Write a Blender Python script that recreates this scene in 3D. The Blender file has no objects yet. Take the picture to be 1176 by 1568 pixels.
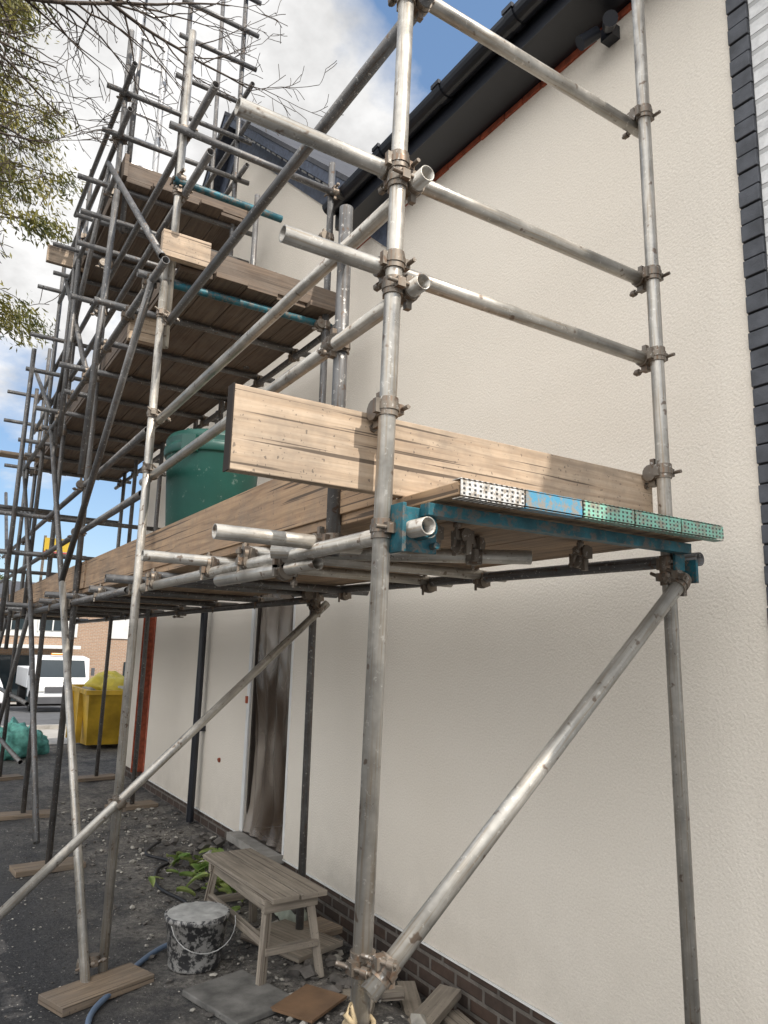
import bpy, math, random, bmesh
from mathutils import Vector, Matrix
from mathutils import noise as mn
random.seed(7)
V=Vector
scene=bpy.context.scene
# ------------------------------------------------------------------ helpers
class MB:
    def __init__(s): s.v=[];s.f=[];s.uv=[];s.m=[];s.sm=[]
    def face(s,pts,uvs=None,m=0,smooth=False):
        b=len(s.v); s.v.extend([tuple(p) for p in pts]); s.f.append(tuple(range(b,b+len(pts))))
        s.uv.extend(uvs if uvs else [(p[0]+p[1],p[2]) for p in pts]); s.m.append(m); s.sm.append(smooth)
    def raw(s,vs,fs,m=0,smooth=True,uvs=None):
        b=len(s.v); s.v.extend([tuple(p) for p in vs])
        for f in fs:
            s.f.append(tuple(b+i for i in f)); s.m.append(m); s.sm.append(smooth)
            for i in f: s.uv.append(uvs[i] if uvs else (0,0))
    def box(s,c,size,rot=None,m=0):
        c=V(c); hx,hy,hz=[k/2 for k in size]; R=rot if rot else Matrix.Identity(3)
        L=max(range(3),key=lambda i:size[i]); ou=random.uniform(0,50); ov=random.uniform(0,50)
        quads=[((-1,-1,-1),(-1,1,-1),(1,1,-1),(1,-1,-1)),((-1,-1,1),(1,-1,1),(1,1,1),(-1,1,1)),
               ((-1,-1,-1),(1,-1,-1),(1,-1,1),(-1,-1,1)),((1,1,-1),(-1,1,-1),(-1,1,1),(1,1,1)),
               ((-1,1,-1),(-1,-1,-1),(-1,-1,1),(-1,1,1)),((1,-1,-1),(1,1,-1),(1,1,1),(1,-1,1))]
        nax=[2,2,1,1,0,0]
        for k,q in enumerate(quads):
            n=nax[k]; ax=[i for i in range(3) if i!=n]
            if L in ax: u=L; w=[i for i in ax if i!=L][0]
            else: u,w=ax
            pts=[];uvs=[]
            for a in q:
                l=V((a[0]*hx,a[1]*hy,a[2]*hz)); pts.append(c+R@l)
                if L in ax: uvs.append((l[u]+ou,l[w]+ov+ k*.37))
                else: uvs.append((l[u]*.02+ou+3,l[w]+ov))
            s.face(pts,uvs,m)
    def tube(s,p0,p1,r=.02415,seg=18,m=0,hollow=True,r1=None,smooth=True):
        p0=V(p0);p1=V(p1);d=p1-p0;L=d.length;d.normalize()
        if r1 is None:r1=r
        a=d.orthogonal().normalized();b=d.cross(a)
        cs=[(math.cos(2*math.pi*i/seg),math.sin(2*math.pi*i/seg)) for i in range(seg)]
        o=random.uniform(0,30)
        vs=[];fs=[];uvs=[]
        rings=[(p0,r,0),(p1,r1,L)]
        if hollow:
            ri=r-.004
            rings=[(p0+d*min(.15,L*.4),ri,.15),(p0,ri,0),(p0,r,0),(p1,r1,L),(p1,ri,L),(p1-d*min(.15,L*.4),ri,L-.15)]
        for (p,rr,l) in rings:
            for i,(c,sn) in enumerate(cs):
                vs.append(p+a*(c*rr)+b*(sn*rr)); uvs.append((l+o,i/seg))
        n=len(rings)
        for k in range(n-1):
            for i in range(seg):
                j=(i+1)%seg; fs.append((k*seg+i,k*seg+j,(k+1)*seg+j,(k+1)*seg+i))
        s.raw(vs,fs,m,smooth,uvs)
        if not hollow:
            s.raw([vs[i] for i in range(seg)][::-1],[tuple(range(seg))],m,False)
            s.raw([vs[seg+i] for i in range(seg)],[tuple(range(seg))],m,False)
        else:
            s.raw([vs[i] for i in range(seg)],[tuple(range(seg))],m,False)
            s.raw([vs[(n-1)*seg+i] for i in range(seg)][::-1],[tuple(range(seg))],m,False)
    def poly(s,pts,rads,seg=5,m=0):
        vs=[];fs=[];uvs=[];l=0
        for k,p in enumerate(pts):
            p=V(p)
            d=(V(pts[min(k+1,len(pts)-1)])-V(pts[max(k-1,0)])).normalized()
            a=d.cross(V((.3,.2,1))).normalized(); b=d.cross(a)
            if k: l+=(p-V(pts[k-1])).length
            for i in range(seg):
                t=2*math.pi*i/seg; vs.append(p+a*(math.cos(t)*rads[k])+b*(math.sin(t)*rads[k])); uvs.append((l,i/seg))
        for k in range(len(pts)-1):
            for i in range(seg):
                j=(i+1)%seg; fs.append((k*seg+i,k*seg+j,(k+1)*seg+j,(k+1)*seg+i))
        s.raw(vs,fs,m,True,uvs)
    def lathe(s,c,prof,seg=32,m=0,smooth=True):
        c=V(c);vs=[];fs=[];uvs=[]
        for (r,z) in prof:
            for i in range(seg):
                t=2*math.pi*i/seg; vs.append(c+V((r*math.cos(t),r*math.sin(t),z))); uvs.append((i/seg,z))
        for k in range(len(prof)-1):
            for i in range(seg):
                j=(i+1)%seg; fs.append((k*seg+i,k*seg+j,(k+1)*seg+j,(k+1)*seg+i))
        s.raw(vs,fs,m,smooth,uvs)
    def make(s,name,mats,parent=None,bevel=0):
        me=bpy.data.meshes.new(name); me.from_pydata(s.v,[],s.f)
        ul=me.uv_layers.new(name='UVMap')
        flat=[c for uv in s.uv for c in uv]; ul.data.foreach_set('uv',flat)
        for m in mats: me.materials.append(m)
        me.polygons.foreach_set('material_index',s.m); me.polygons.foreach_set('use_smooth',s.sm)
        me.update(); ob=bpy.data.objects.new(name,me); scene.collection.objects.link(ob)
        if parent: ob.parent=parent
        if bevel:
            w=ob.modifiers.new('weld','WELD'); w.merge_threshold=1e-5
            b=ob.modifiers.new('bevel','BEVEL'); b.width=bevel; b.segments=2; b.limit_method='ANGLE'
        return ob
def empty(name):
    e=bpy.data.objects.new(name,None); scene.collection.objects.link(e); e.empty_display_size=.2; return e
def mat(name):
    m=bpy.data.materials.new(name); m.use_nodes=True; nt=m.node_tree; return m,nt,nt.nodes['Principled BSDF']
def N(nt,t,**k):
    n=nt.nodes.new(t)
    for a,b in k.items():
        if a in n.inputs.keys(): n.inputs[a].default_value=b
        else: setattr(n,a,b)
    return n
def ramp(nt,src,stops):
    r=nt.nodes.new('ShaderNodeValToRGB'); e=r.color_ramp.elements
    while len(e)<len(stops): e.new(.5)
    for i,(p,c) in enumerate(stops):
        e[i].position=p; e[i].color=(c,c,c,1) if not isinstance(c,tuple) else (*c,1)
    nt.links.new(src,r.inputs[0]); return r.outputs[0]
def mix(nt,f,a,b,mode='MIX'):
    m=nt.nodes.new('ShaderNodeMix'); m.data_type='RGBA'; m.blend_type=mode
    for s_,val in ((m.inputs[0],f),(m.inputs[6],a),(m.inputs[7],b)):
        if hasattr(val,'links') : nt.links.new(val,s_)
        elif isinstance(val,tuple): s_.default_value=(*val,1)
        else: s_.default_value=val
    return m.outputs[2]
def bump(nt,bs,h,st=.3,dist=.01):
    b=nt.nodes.new('ShaderNodeBump'); b.inputs['Strength'].default_value=st; b.inputs['Distance'].default_value=dist
    nt.links.new(h,b.inputs['Height']); nt.links.new(b.outputs[0],bs.inputs['Normal'])
def noise(nt,vec,scale,detail=3,rough=.55):
    n=N(nt,'ShaderNodeTexNoise',Scale=scale,Detail=detail,Roughness=rough)
    if vec is not None: nt.links.new(vec,n.inputs['Vector'])
    return n.outputs['Fac']
def Mx(nt,op,a,b_=None):
    n=nt.nodes.new('ShaderNodeMath'); n.operation=op
    for i,v in enumerate((a,b_)):
        if v is None: continue
        if hasattr(v,'links'): nt.links.new(v,n.inputs[i])
        else: n.inputs[i].default_value=v
    return n.outputs[0]
def pos(nt): return nt.nodes.new('ShaderNodeNewGeometry').outputs['Position']
def uvn(nt,sc=(1,1,1)):
    u=nt.nodes.new('ShaderNodeUVMap'); mp=nt.nodes.new('ShaderNodeMapping'); mp.inputs['Scale'].default_value=sc
    nt.links.new(u.outputs[0],mp.inputs['Vector']); return mp.outputs[0]
def simple(name,col,rough=.6,metal=0,var=.25,scale=6,b=0):
    m,nt,bs=mat(name); p=pos(nt)
    n=noise(nt,p,scale,3); c=mix(nt,ramp(nt,n,[(.3,0.),(.7,1.)]),tuple(x*(1-var) for x in col),tuple(min(1,x*(1+var)) for x in col))
    nt.links.new(c,bs.inputs['Base Color']); bs.inputs['Roughness'].default_value=rough; bs.inputs['Metallic'].default_value=metal
    if b: bump(nt,bs,noise(nt,p,scale*12,2),b,.004)
    return m
# ------------------------------------------------------------------ materials
def galv(name,base,dirt,metal=.55,rough=.42):
    m,nt,bs=mat(name); p=pos(nt)
    n1=noise(nt,p,7,4,.7); n2=noise(nt,p,60,3,.7); uvs=noise(nt,uvn(nt,(2.2,9,1)),2.2,3)
    c=mix(nt,ramp(nt,n1,[(.35,0.),(.66,1.)]),tuple(x*.6 for x in base),base)
    c=mix(nt,ramp(nt,uvs,[(.48,0.),(.68,.8)]),c,dirt)
    c=mix(nt,ramp(nt,n2,[(.61,0.),(.69,.65)]),c,(.68,.66,.61))
    c=mix(nt,ramp(nt,noise(nt,p,22,2,.8),[(.63,0.),(.70,.75)]),c,(.13,.08,.05))
    nt.links.new(c,bs.inputs['Base Color']); bs.inputs['Metallic'].default_value=metal
    r=ramp(nt,n1,[(.3,rough-.1),(.7,rough+.2)]); nt.links.new(r,bs.inputs['Roughness'])
    bump(nt,bs,n2,.15,.002); return m
M_tube=galv('galvanised_tube',(.56,.535,.485),(.33,.27,.20),.55,.36)
M_tubed=galv('weathered_tube',(.20,.20,.20),(.12,.09,.066),.5,.46)
M_coup=galv('coupler_steel',(.27,.235,.195),(.20,.12,.07),.6,.5)
def wood(name,light,dark,knots=.6,dirt=.4,rough=.75):
    m,nt,bs=mat(name); g=noise(nt,uvn(nt,(1.1,30,1)),1.6,4,.65)
    g2=noise(nt,uvn(nt,(.8,9,1)),1.2,3,.5)
    c=mix(nt,ramp(nt,g,[(.32,0.),(.66,1.)]),dark,light)
    c=mix(nt,ramp(nt,g2,[(.44,0.),(.49,.5),(.54,0.)]),c,tuple(x*.6 for x in dark))
    vo=N(nt,'ShaderNodeTexVoronoi',Scale=1.0); nt.links.new(uvn(nt,(2.1,6,1)),vo.inputs['Vector'])
    kd=Mx(nt,'ADD',vo.outputs['Distance'],Mx(nt,'MULTIPLY',g,.12))
    c=mix(nt,ramp(nt,kd,[(.10,knots),(.15,knots*.4),(.24,0.)]),c,tuple(x*.3 for x in dark))
    d=noise(nt,pos(nt),3.5,5,.75); c=mix(nt,ramp(nt,d,[(.40,0.),(.70,dirt)]),c,(.17,.145,.12))
    sp=noise(nt,pos(nt),90,1,.5); c=mix(nt,ramp(nt,sp,[(.7,0.),(.74,.6)]),c,(.05,.045,.04))
    cr=noise(nt,uvn(nt,(.8,60,1)),1.3,2,.4); crk=ramp(nt,cr,[(.62,0.),(.65,.85)])
    c=mix(nt,crk,c,(.07,.05,.035))
    nt.links.new(c,bs.inputs['Base Color']); bs.inputs['Roughness'].default_value=rough
    bump(nt,bs,g,.4,.004); return m
M_wnew=wood('pale_scaffold_timber',(.58,.455,.33),(.42,.305,.205),.75,.6)
M_wboard=wood('scaffold_board_timber',(.46,.31,.185),(.31,.195,.115),.65,.55)
M_wold=wood('weathered_board_timber',(.18,.128,.088),(.10,.07,.05),.6,.6)
M_wgrey=wood('grey_board_timber',(.36,.31,.25),(.21,.18,.14),.5,.6)
M_teal=simple('teal_paint',(.016,.105,.135),.5,.2,.5,14,.2)
nt=M_teal.node_tree; bs=nt.nodes['Principled BSDF']; src=bs.inputs['Base Color'].links[0].from_socket
c=mix(nt,ramp(nt,noise(nt,pos(nt),30,4,.75),[(.50,0.),(.60,.8)]),src,(.15,.12,.095)); nt.links.new(c,bs.inputs['Base Color'])
M_wall,nt,bs=mat('cream_render'); p=pos(nt)
c=mix(nt,ramp(nt,noise(nt,p,.6,3),[(.3,0.),(.7,1.)]),(.80,.735,.635),(.86,.80,.705))
c=mix(nt,ramp(nt,noise(nt,p,110,2,.7),[(.35,.3),(.6,0.)]),c,(.62,.555,.47))
sx=nt.nodes.new('ShaderNodeSeparateXYZ'); nt.links.new(p,sx.inputs[0])
mr=N(nt,'ShaderNodeMapRange'); mr.inputs[1].default_value=.12; mr.inputs[2].default_value=.75; mr.inputs[3].default_value=.45; mr.inputs[4].default_value=0; nt.links.new(sx.outputs[2],mr.inputs[0])
c=mix(nt,Mx(nt,'MULTIPLY',mr.outputs[0],noise(nt,p,7,4,.7)),c,(.3,.26,.21))
nt.links.new(c,bs.inputs['Base Color']); bs.inputs['Roughness'].default_value=.92
bump(nt,bs,Mx(nt,'ADD',noise(nt,p,85,3,.6),noise(nt,p,3,1)),.6,.007)
def brick(name,c1,c2,mortar,rough=.85,bw=.225,bh=.075,ms=.012):
    m,nt,bs=mat(name); p=pos(nt); s=nt.nodes.new('ShaderNodeSeparateXYZ'); nt.links.new(p,s.inputs[0])
    cb=nt.nodes.new('ShaderNodeCombineXYZ'); nt.links.new(Mx(nt,'ADD',s.outputs[0],s.outputs[1]),cb.inputs[0]); nt.links.new(s.outputs[2],cb.inputs[1])
    b=N(nt,'ShaderNodeTexBrick',Scale=1.0); b.inputs['Brick Width'].default_value=bw; b.inputs['Row Height'].default_value=bh
    b.inputs['Mortar Size'].default_value=ms; b.inputs['Mortar Smooth'].default_value=.3
    b.inputs['Color1'].default_value=(*c1,1); b.inputs['Color2'].default_value=(*c2,1); b.inputs['Mortar'].default_value=(*mortar,1)
    nt.links.new(cb.outputs[0],b.inputs['Vector'])
    c=mix(nt,ramp(nt,noise(nt,p,14,4,.7),[(.35,.45),(.65,0.)]),b.outputs['Color'],tuple(x*.4 for x in c1))
    nt.links.new(c,bs.inputs['Base Color']); bs.inputs['Roughness'].default_value=rough
    bump(nt,bs,Mx(nt,'SUBTRACT',1.,b.outputs['Fac']),.8,.01); return m
M_plinth=brick('dark_brick',(.055,.040,.032),(.085,.053,.038),(.17,.15,.13))
M_white=brick('white_painted_brick',(.80,.80,.79),(.84,.84,.83),(.5,.5,.49))
M_quoin=simple('dark_slate_brick',(.075,.08,.092),.6,0,.35,12,.3)
M_mort=simple('dark_mortar',(.06,.06,.062),.9,0,.3,9)
M_black=simple('black_upvc',(.014,.016,.022),.35,0,.3,3)
M_blueslate=simple('slate_undercloak',(.07,.085,.12),.6,0,.35,20,.3)
M_red=simple('terracotta_strip',(.36,.085,.04),.8,0,.4,20,.5)
M_rooft=simple('roof_tile',(.06,.062,.07),.8,0,.3,8,.3)
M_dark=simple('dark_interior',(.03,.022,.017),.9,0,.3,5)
M_whiteup=simple('white_upvc',(.76,.76,.74),.5,0,.08,5)
M_conc=simple('concrete',(.30,.285,.26),.9,0,.25,6,.4)
# ------------------------------------------------------------------ ground
def gz(x,y):
    z=0
    t=max(0,min(1,(x-2.15)/.35)); t=t*t*(3-2*t)
    k=max(0,min(1,(6.0-y)/1.5)); z-=.15*t*k
    if y>13: z-=min(1.6,(y-13)*.045)
    return z
def axis(dense0,dense1,step,far):
    a=[];x=dense0
    while x<dense1: a.append(x); x+=step
    s=step
    while x<far: a.append(x); s*=1.35; x+=s
    a.append(far)
    x=dense0;s=step
    while x>-far: s*=1.35; x-=s; a.insert(0,x)
    return a
xs=axis(-.5,3.0,.04,900); ys=axis(2.6,9.5,.05,900)
for e in (13.0,20.,28.,36.,42.,48.5): ys.append(e)
ys=sorted(ys)
vs=[];fs=[]
for y in ys:
    for x in xs:
        z=gz(x,y)
        if -3<x<4 and 0<y<14: z+=.014*mn.noise(V((x*3,y*3,0)))+.010*mn.noise(V((x*12,y*12,3)))
        vs.append((x,y,z))
nx=len(xs)
for j in range(len(ys)-1):
    for i in range(nx-1): fs.append((j*nx+i,j*nx+i+1,(j+1)*nx+i+1,(j+1)*nx+i))
me=bpy.data.meshes.new('ground'); me.from_pydata(vs,[],fs); me.polygons.foreach_set('use_smooth',[True]*len(fs))
g=bpy.data.objects.new('ground',me); scene.collection.objects.link(g)
m,nt,bs=mat('dusty_tarmac'); p=pos(nt); s=nt.nodes.new('ShaderNodeSeparateXYZ'); nt.links.new(p,s.inputs[0])
base=mix(nt,ramp(nt,noise(nt,p,45,4,.75),[(.35,0.),(.7,1.)]),(.016,.016,.018),(.072,.07,.07))
mr=N(nt,'ShaderNodeMapRange'); mr.inputs[1].default_value=.7; mr.inputs[2].default_value=1.7; mr.interpolation_type='SMOOTHSTEP'; nt.links.new(s.outputs[0],mr.inputs[0])
mr2=N(nt,'ShaderNodeMapRange'); mr2.inputs[1].default_value=5; mr2.inputs[2].default_value=9; mr2.inputs[3].default_value=0;mr2.inputs[4].default_value=.55; nt.links.new(s.outputs[1],mr2.inputs[0])
mx=Mx(nt,'MAXIMUM',mr.outputs[0],mr2.outputs[0])
dn=ramp(nt,noise(nt,p,2.6,6,.78),[(.38,.05),(.60,1.)])
mm=Mx(nt,'MULTIPLY',mx,dn)
dust=mix(nt,ramp(nt,noise(nt,p,26,4,.75),[(.35,0.),(.65,1.)]),(.075,.07,.062),(.31,.285,.25))
c=mix(nt,mm,base,dust)
vo=N(nt,'ShaderNodeTexVoronoi',Scale=38); nt.links.new(p,vo.inputs['Vector'])
sel=ramp(nt,vo.outputs['Distance'],[(.12,1.),(.2,0.)]); cl=ramp(nt,noise(nt,p,3.5,4,.8),[(.48,0.),(.60,1.)])
c=mix(nt,Mx(nt,'MULTIPLY',sel,cl),c,(.48,.455,.41))
nt.links.new(c,bs.inputs['Base Color']); bs.inputs['Roughness'].default_value=.75
bump(nt,bs,noise(nt,p,55,4,.75),.8,.025); me.materials.append(m)
def sheet(name,x0,x1,y0,y1,dz,mt):
    b=MB(); n=30
    for i in range(n):
        a=y0+(y1-y0)*i/n; c_=y0+(y1-y0)*(i+1)/n
        b.face([(x0,a,gz(0,a)+dz),(x1,a,gz(0,a)+dz),(x1,c_,gz(0,c_)+dz),(x0,c_,gz(0,c_)+dz)])
    return b.make(name,[mt])
M_drive=simple('pale_concrete_drive',(.38,.355,.32),.85,0,.2,2,.2)
M_road=simple('road_asphalt',(.09,.09,.092),.85,0,.3,3,.2)
sheet('driveway',-3,9,14.5,19,.01,M_drive)
sheet('road',-80,80,19.2,36,.006,M_road)
b=MB(); b.box((0,19.06,gz(0,19)+.03),(160,.15,.14)); b.make('kerb',[M_conc])
sheet('pavement',-80,80,36.2,39,.1,M_drive)
# ------------------------------------------------------------------ house
house=empty('rendered_house')
WX=2.6; T=.3
b=MB()
def wbox(b,y0,y1,z0,z1,m=0,x0=WX,t=T): b.box((x0+t/2,(y0+y1)/2,(z0+z1)/2),(t,y1-y0,z1-z0),m=m)
PZ=.135
for (y0,y1,z0,z1) in [(1.53,5.5,PZ,4.84),(5.5,6.3,2.2,4.84),(6.3,9.5,PZ,4.84),(9.5,10.1,2.2,4.84),(10.1,10.7,PZ,4.84)]:
    wbox(b,y0,y1,z0,z1)
pk=(7.6,7.8)
A=[(WX,4.5,4.84),(WX,10.7,4.84),(WX,10.7,5.15),(WX,pk[0],pk[1]),(WX,4.5,5.15)]
b.face(A[::-1]); b.face([(x+T,y,z) for x,y,z in A])
b.box((5.9,10.55,2.4),(6.3,.3,5.5))
b.make('render_wall',[M_wall],house)
b=MB()
for (y0,y1) in [(1.55,5.5),(6.3,9.5),(10.1,10.7)]: wbox(b,y0,y1,-.5,PZ-.012,x0=WX+.012,t=T-.012)
wbox(b,5.5,6.3,-.5,.16,x0=WX-.01,t=T+.01); wbox(b,9.5,10.1,-.5,.1,x0=WX+.012,t=T-.012)
b.make('brick_plinth',[M_plinth],house)
b=MB(); wbox(b,1.55,5.5,PZ-.012,PZ-.002,x0=WX-.008,t=.05); wbox(b,6.3,9.5,PZ-.012,PZ-.002,x0=WX-.008,t=.05); b.make('render_stop_bead',[M_whiteup],house)
b=MB(); wbox(b,-7,1.44,-.5,4.84); b.make('white_brick_wall',[M_white],house)
b=MB()
z=-.5;k=0
while z<4.8:
    o=.005 if k%2 else .0
    b.box((WX+.10-.012-o,1.485,z+.034),(.2,.085,.068)); z+=.075;k+=1
b.make('dark_quoin',[M_quoin],house,bevel=.003)
b=MB(); b.box((WX+.145,1.485,2.2),(.29,.089,5.3)); b.make('quoin_mortar',[M_mort],house)
EY0,EY1=-7.,4.56
b=MB()
b.box(((2.36+2.6)/2,(EY0+EY1)/2,4.855),(.26,EY1-EY0,.02))
b.box((2.35,(EY0+EY1)/2,4.92),(.02,EY1-EY0,.16))
b.box((2.49,EY1+.01,4.95),(.27,.02,.22))
b.make('soffit_fascia',[M_black],house)
b=MB(); n=10; cx,cz,r=2.285,4.985,.062
for i in range(n):
    a0=math.pi+math.pi*i/n;a1=math.pi+math.pi*(i+1)/n
    for rr,fl in((r,1),(r-.004,0)):
        q=[(cx+rr*math.cos(a0),EY0,cz+rr*math.sin(a0)),(cx+rr*math.cos(a1),EY0,cz+rr*math.sin(a1)),(cx+rr*math.cos(a1),EY1,cz+rr*math.sin(a1)),(cx+rr*math.cos(a0),EY1,cz+rr*math.sin(a0))]
        b.face(q if fl else q[::-1],smooth=True)
for yc in (3.75,3.08,2.45,1.8,.9,0,-1):
    for i in range(n):
        a0=math.pi+math.pi*i/n;a1=math.pi+math.pi*(i+1)/n; rr=r+.008
        b.face([(cx+rr*math.cos(a0),yc,cz+rr*math.sin(a0)),(cx+rr*math.cos(a1),yc,cz+rr*math.sin(a1)),(cx+rr*math.cos(a1),yc+.06,cz+rr*math.sin(a1)),(cx+rr*math.cos(a0),yc+.06,cz+rr*math.sin(a0))],smooth=True)
    b.box((cx-r-.004,yc+.03,cz+.005),(.02,.075,.025))
b.face([(cx+r*math.cos(math.pi+math.pi*i/n),EY1,cz+r*math.sin(math.pi+math.pi*i/n)) for i in range(n+1)])
b.make('gutter',[M_black],house)
b=MB(); y=-7.
while y<4.5:
    l=random.uniform(.15,.4); b.box((WX-.006,y+l/2,4.825+random.uniform(-.004,.004)),(.016,l-random.uniform(.002,.02),.034+random.uniform(-.012,.012))); y+=l
b.make('terracotta_packing',[M_red],house)
b=MB()
b.face([(2.3,EY0,5.06),(2.3,EY1+.02,5.06),(5.8,EY1+.02,7.3),(5.8,EY0,7.3)][::-1])
b.face([(2.3,EY0,5.04),(2.3,EY1+.02,5.04),(2.3,EY1+.02,5.08),(2.3,EY0,5.08)])
b.face([(9,EY0,5.06),(9,EY1,5.06),(5.8,EY1,7.3),(5.8,EY0,7.3)])
s40=(pk[1]+.12)
for sy,ye in ((1,4.2),(-1,11.0)):
    ze=s40-abs(ye-pk[0])*.855
    b.face([(2.38,ye,ze),(2.38,pk[0],s40),(9,pk[0],s40),(9,ye,ze)])
    b.face([(2.38,ye,ze-.05),(2.38,pk[0],s40-.05),(9,pk[0],s40-.05),(9,ye,ze-.05)])
    b.face([(2.38,ye,ze),(2.38,pk[0],s40),(2.38,pk[0],s40-.05),(2.38,ye,ze-.05)])
b.make('tiled_roof',[M_rooft],house)
b=MB()
def rake(ye,x0,x1,d0,d1,bld,t0=0,t1=1,m=0):
    ze=s40-abs(ye-pk[0])*.855
    def P(x,t,d): return (x,pk[0]+(ye-pk[0])*t, s40+(ze-s40)*t-d)
    a=[P(x0,t0,d0),P(x0,t1,d0),P(x0,t1,d1),P(x0,t0,d1)]; c=[(x1,q[1],q[2]) for q in a]
    bld.face(a,m=m); bld.face(c[::-1],m=m)
    for i in range(4):
        j=(i+1)%4; bld.face([a[j],a[i],c[i],c[j]],m=m)
for ye in (4.2,11.0):
    rake(ye,2.40,2.594,.06,.075,b)
    rake(ye,2.39,2.42,.055,.16,b)
    rake(ye,2.575,2.597,.08,.42,b)
b.make('verge_undercloak',[M_blueslate],house)
b=MB()
for i in range(22):
    t=i/22; rake(4.2,2.564,2.574,.20,.22,b,t+.004,t+.036,0)
b.make('verge_ribs',[M_whiteup],house)
b=MB()
for i in range(26):
    t=.55+i*.016; rake(4.2,2.42,2.56,.085,.12,b,t,t+.008,0)
b.make('verge_vent',[M_black],house)
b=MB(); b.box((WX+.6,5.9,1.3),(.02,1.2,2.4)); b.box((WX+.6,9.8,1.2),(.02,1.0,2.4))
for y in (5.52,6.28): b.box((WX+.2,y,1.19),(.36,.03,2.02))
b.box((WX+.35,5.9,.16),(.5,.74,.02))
b.make('dark_room',[M_dark],house)
b=MB()
b.box((WX-.004,6.325,1.18),(.012,.06,2.04)); b.box((WX+.0,5.475,1.18),(.012,.03,2.04)); b.make('door_frame',[M_whiteup],house)
b=MB(); b.box((WX+.15,9.52,1.15),(.32,.035,2.1)); b.box((WX+.15,10.08,1.15),(.32,.035,2.1)); b.make('red_reveal',[M_red],house)
# clear polythene hung in the doorway: broad soft folds, glossy, brown room showing through
m,nt,bs=mat('polythene'); p=pos(nt)
mp_=nt.nodes.new('ShaderNodeMapping'); mp_.inputs['Scale'].default_value=(1,2.0,.7); nt.links.new(p,mp_.inputs['Vector'])
fold=noise(nt,mp_.outputs[0],1.9,1,.4)
c=mix(nt,ramp(nt,fold,[(.38,0.),(.62,1.)]),(.10,.072,.052),(.30,.26,.22))
nt.links.new(c,bs.inputs['Base Color']); bs.inputs['Roughness'].default_value=.14
nt.links.new(ramp(nt,fold,[(.35,.55),(.65,.85)]),bs.inputs['Alpha']); M_poly=m
b=MB(); NU,NVv=60,120; vv=[]
for j in range(NVv+1):
    for i in range(NU+1):
        y=5.505+.79*i/NU; z=.17+2.01*j/NVv
        fan=(z-.17)/2.01
        x=WX+.045+.014*math.sin((y-5.6)*(34-12*fan)+2.2*mn.noise(V((y*1.5,z*.9,7))))+.035*mn.noise(V((y*3.2+z*1.1,z*1.3,1)))+.012*mn.noise(V((y*9-z*4,z*3.5,4)))-(.10*(1-z/.6)**2 if z<.6 else 0)
        vv.append((x,y,z))
b.raw(vv,[(j*(NU+1)+i,j*(NU+1)+i+1,(j+1)*(NU+1)+i+1,(j+1)*(NU+1)+i) for j in range(NVv) for i in range(NU)])
b.make('polythene_door_sheet',[M_poly],house)
b=MB(); b.box((WX-.04,5.9,.13),(.18,.86,.06)); b.make('door_step',[M_conc],house)
b=MB()
b.box((WX-.015,6.34,1.25),(.02,.03,.06)); b.lathe((WX-.004,6.95,.66),[(.0,.02),(.018,.014),(.022,0),(.014,-.02),(0,-.024)],12)
b.make('red_cable_caps',[M_red],house)
b=MB(); b.tube((2.52,7.45,.02),(2.52,7.45,4.2),.036,16,hollow=False)
for z in (.9,2.3,3.6): b.box((2.555,7.45,z),(.09,.10,.05))
b.make('downpipe',[M_black],house)
b=MB()
b.box((WX-.03,2.12,4.74),(.06,.07,.07)); b.tube((WX-.05,2.12,4.74),(WX-.13,2.06,4.70),.014,10,hollow=False)
b.tube((WX-.10,2.14,4.73),(WX-.17,2.19,4.67),.030,14,hollow=False,r1=.036); b.tube((WX-.10,2.07,4.71),(WX-.17,2.0,4.66),.030,14,hollow=False,r1=.036)
b.make('security_light',[M_black])
# ------------------------------------------------------------------ scaffolding
sc=empty('scaffolding')
TB=MB(); CP=MB(); TL=MB()
def coupler(p,ax,q,aq,s=1.0):
    p=V(p);q=V(q);ax=V(ax).normalized();aq=V(aq).normalized()
    for c_,d in ((p,ax),(q,aq)):
        CP.tube(c_-d*.026*s,c_+d*.026*s,.030*s,14,hollow=False)
        CP.tube(c_-d*.010*s,c_+d*.010*s,.033*s,14,hollow=False)
        o=(q-p)
        if o.length<1e-4: o=d.orthogonal()
        o.normalize()
        side=o.cross(d)
        if side.length<1e-3: side=d.orthogonal()
        side.normalize()
        e=c_+side*.040*s; CP.tube(e-o*.045*s,e+o*.055*s,.0065,8,hollow=False); CP.tube(e+o*.03*s,e+o*.047*s,.013,6,hollow=False)
        CP.box(c_+side*.034*s,(.026,.026,.028)); CP.box(c_-side*.034*s,(.018,.018,.04))
    CP.tube(p,q,.02,8,hollow=False)
Z=V((0,0,1));X=V((1,0,0));Y=V((0,1,0))
def std(x,y,z0,z1,lx=0,ly=0,m=0):
    TB.tube((x,y,z0),(x+lx*(z1-z0),y+ly*(z1-z0),z1),m=m,seg=24)
    return lambda z:V((x+lx*(z-z0),y+ly*(z-z0),z))
S1=std(.985,1.65,.0,5.6,.0205)
S2=std(2.24,1.65,.0,5.6,-.0155)
O4=std(1.05,4.3,.0,4.1,.003,.012); O4b=std(1.10,4.36,3.5,5.75,.003,.0)
O6=std(1.10,6.45,.0,7.4,-.004,0,1); O8=std(1.15,8.4,.0,7.1,-.004,0,1); O10=std(1.15,10.7,.0,5.7,0,0,1); O13=std(1.15,12.9,.0,5.3,0,0,1)
I4=std(2.2,4.35,.0,5.2,-.002,0,1); I7=std(2.3,7.45,2,9.4,-.012,0,1); I8=std(2.2,8.4,0,7.2,0,0,1); I10=std(2.22,10.3,0,5.6,0,0,1); I13=std(2.2,12.9,0,5.3,0,0,1)
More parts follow.
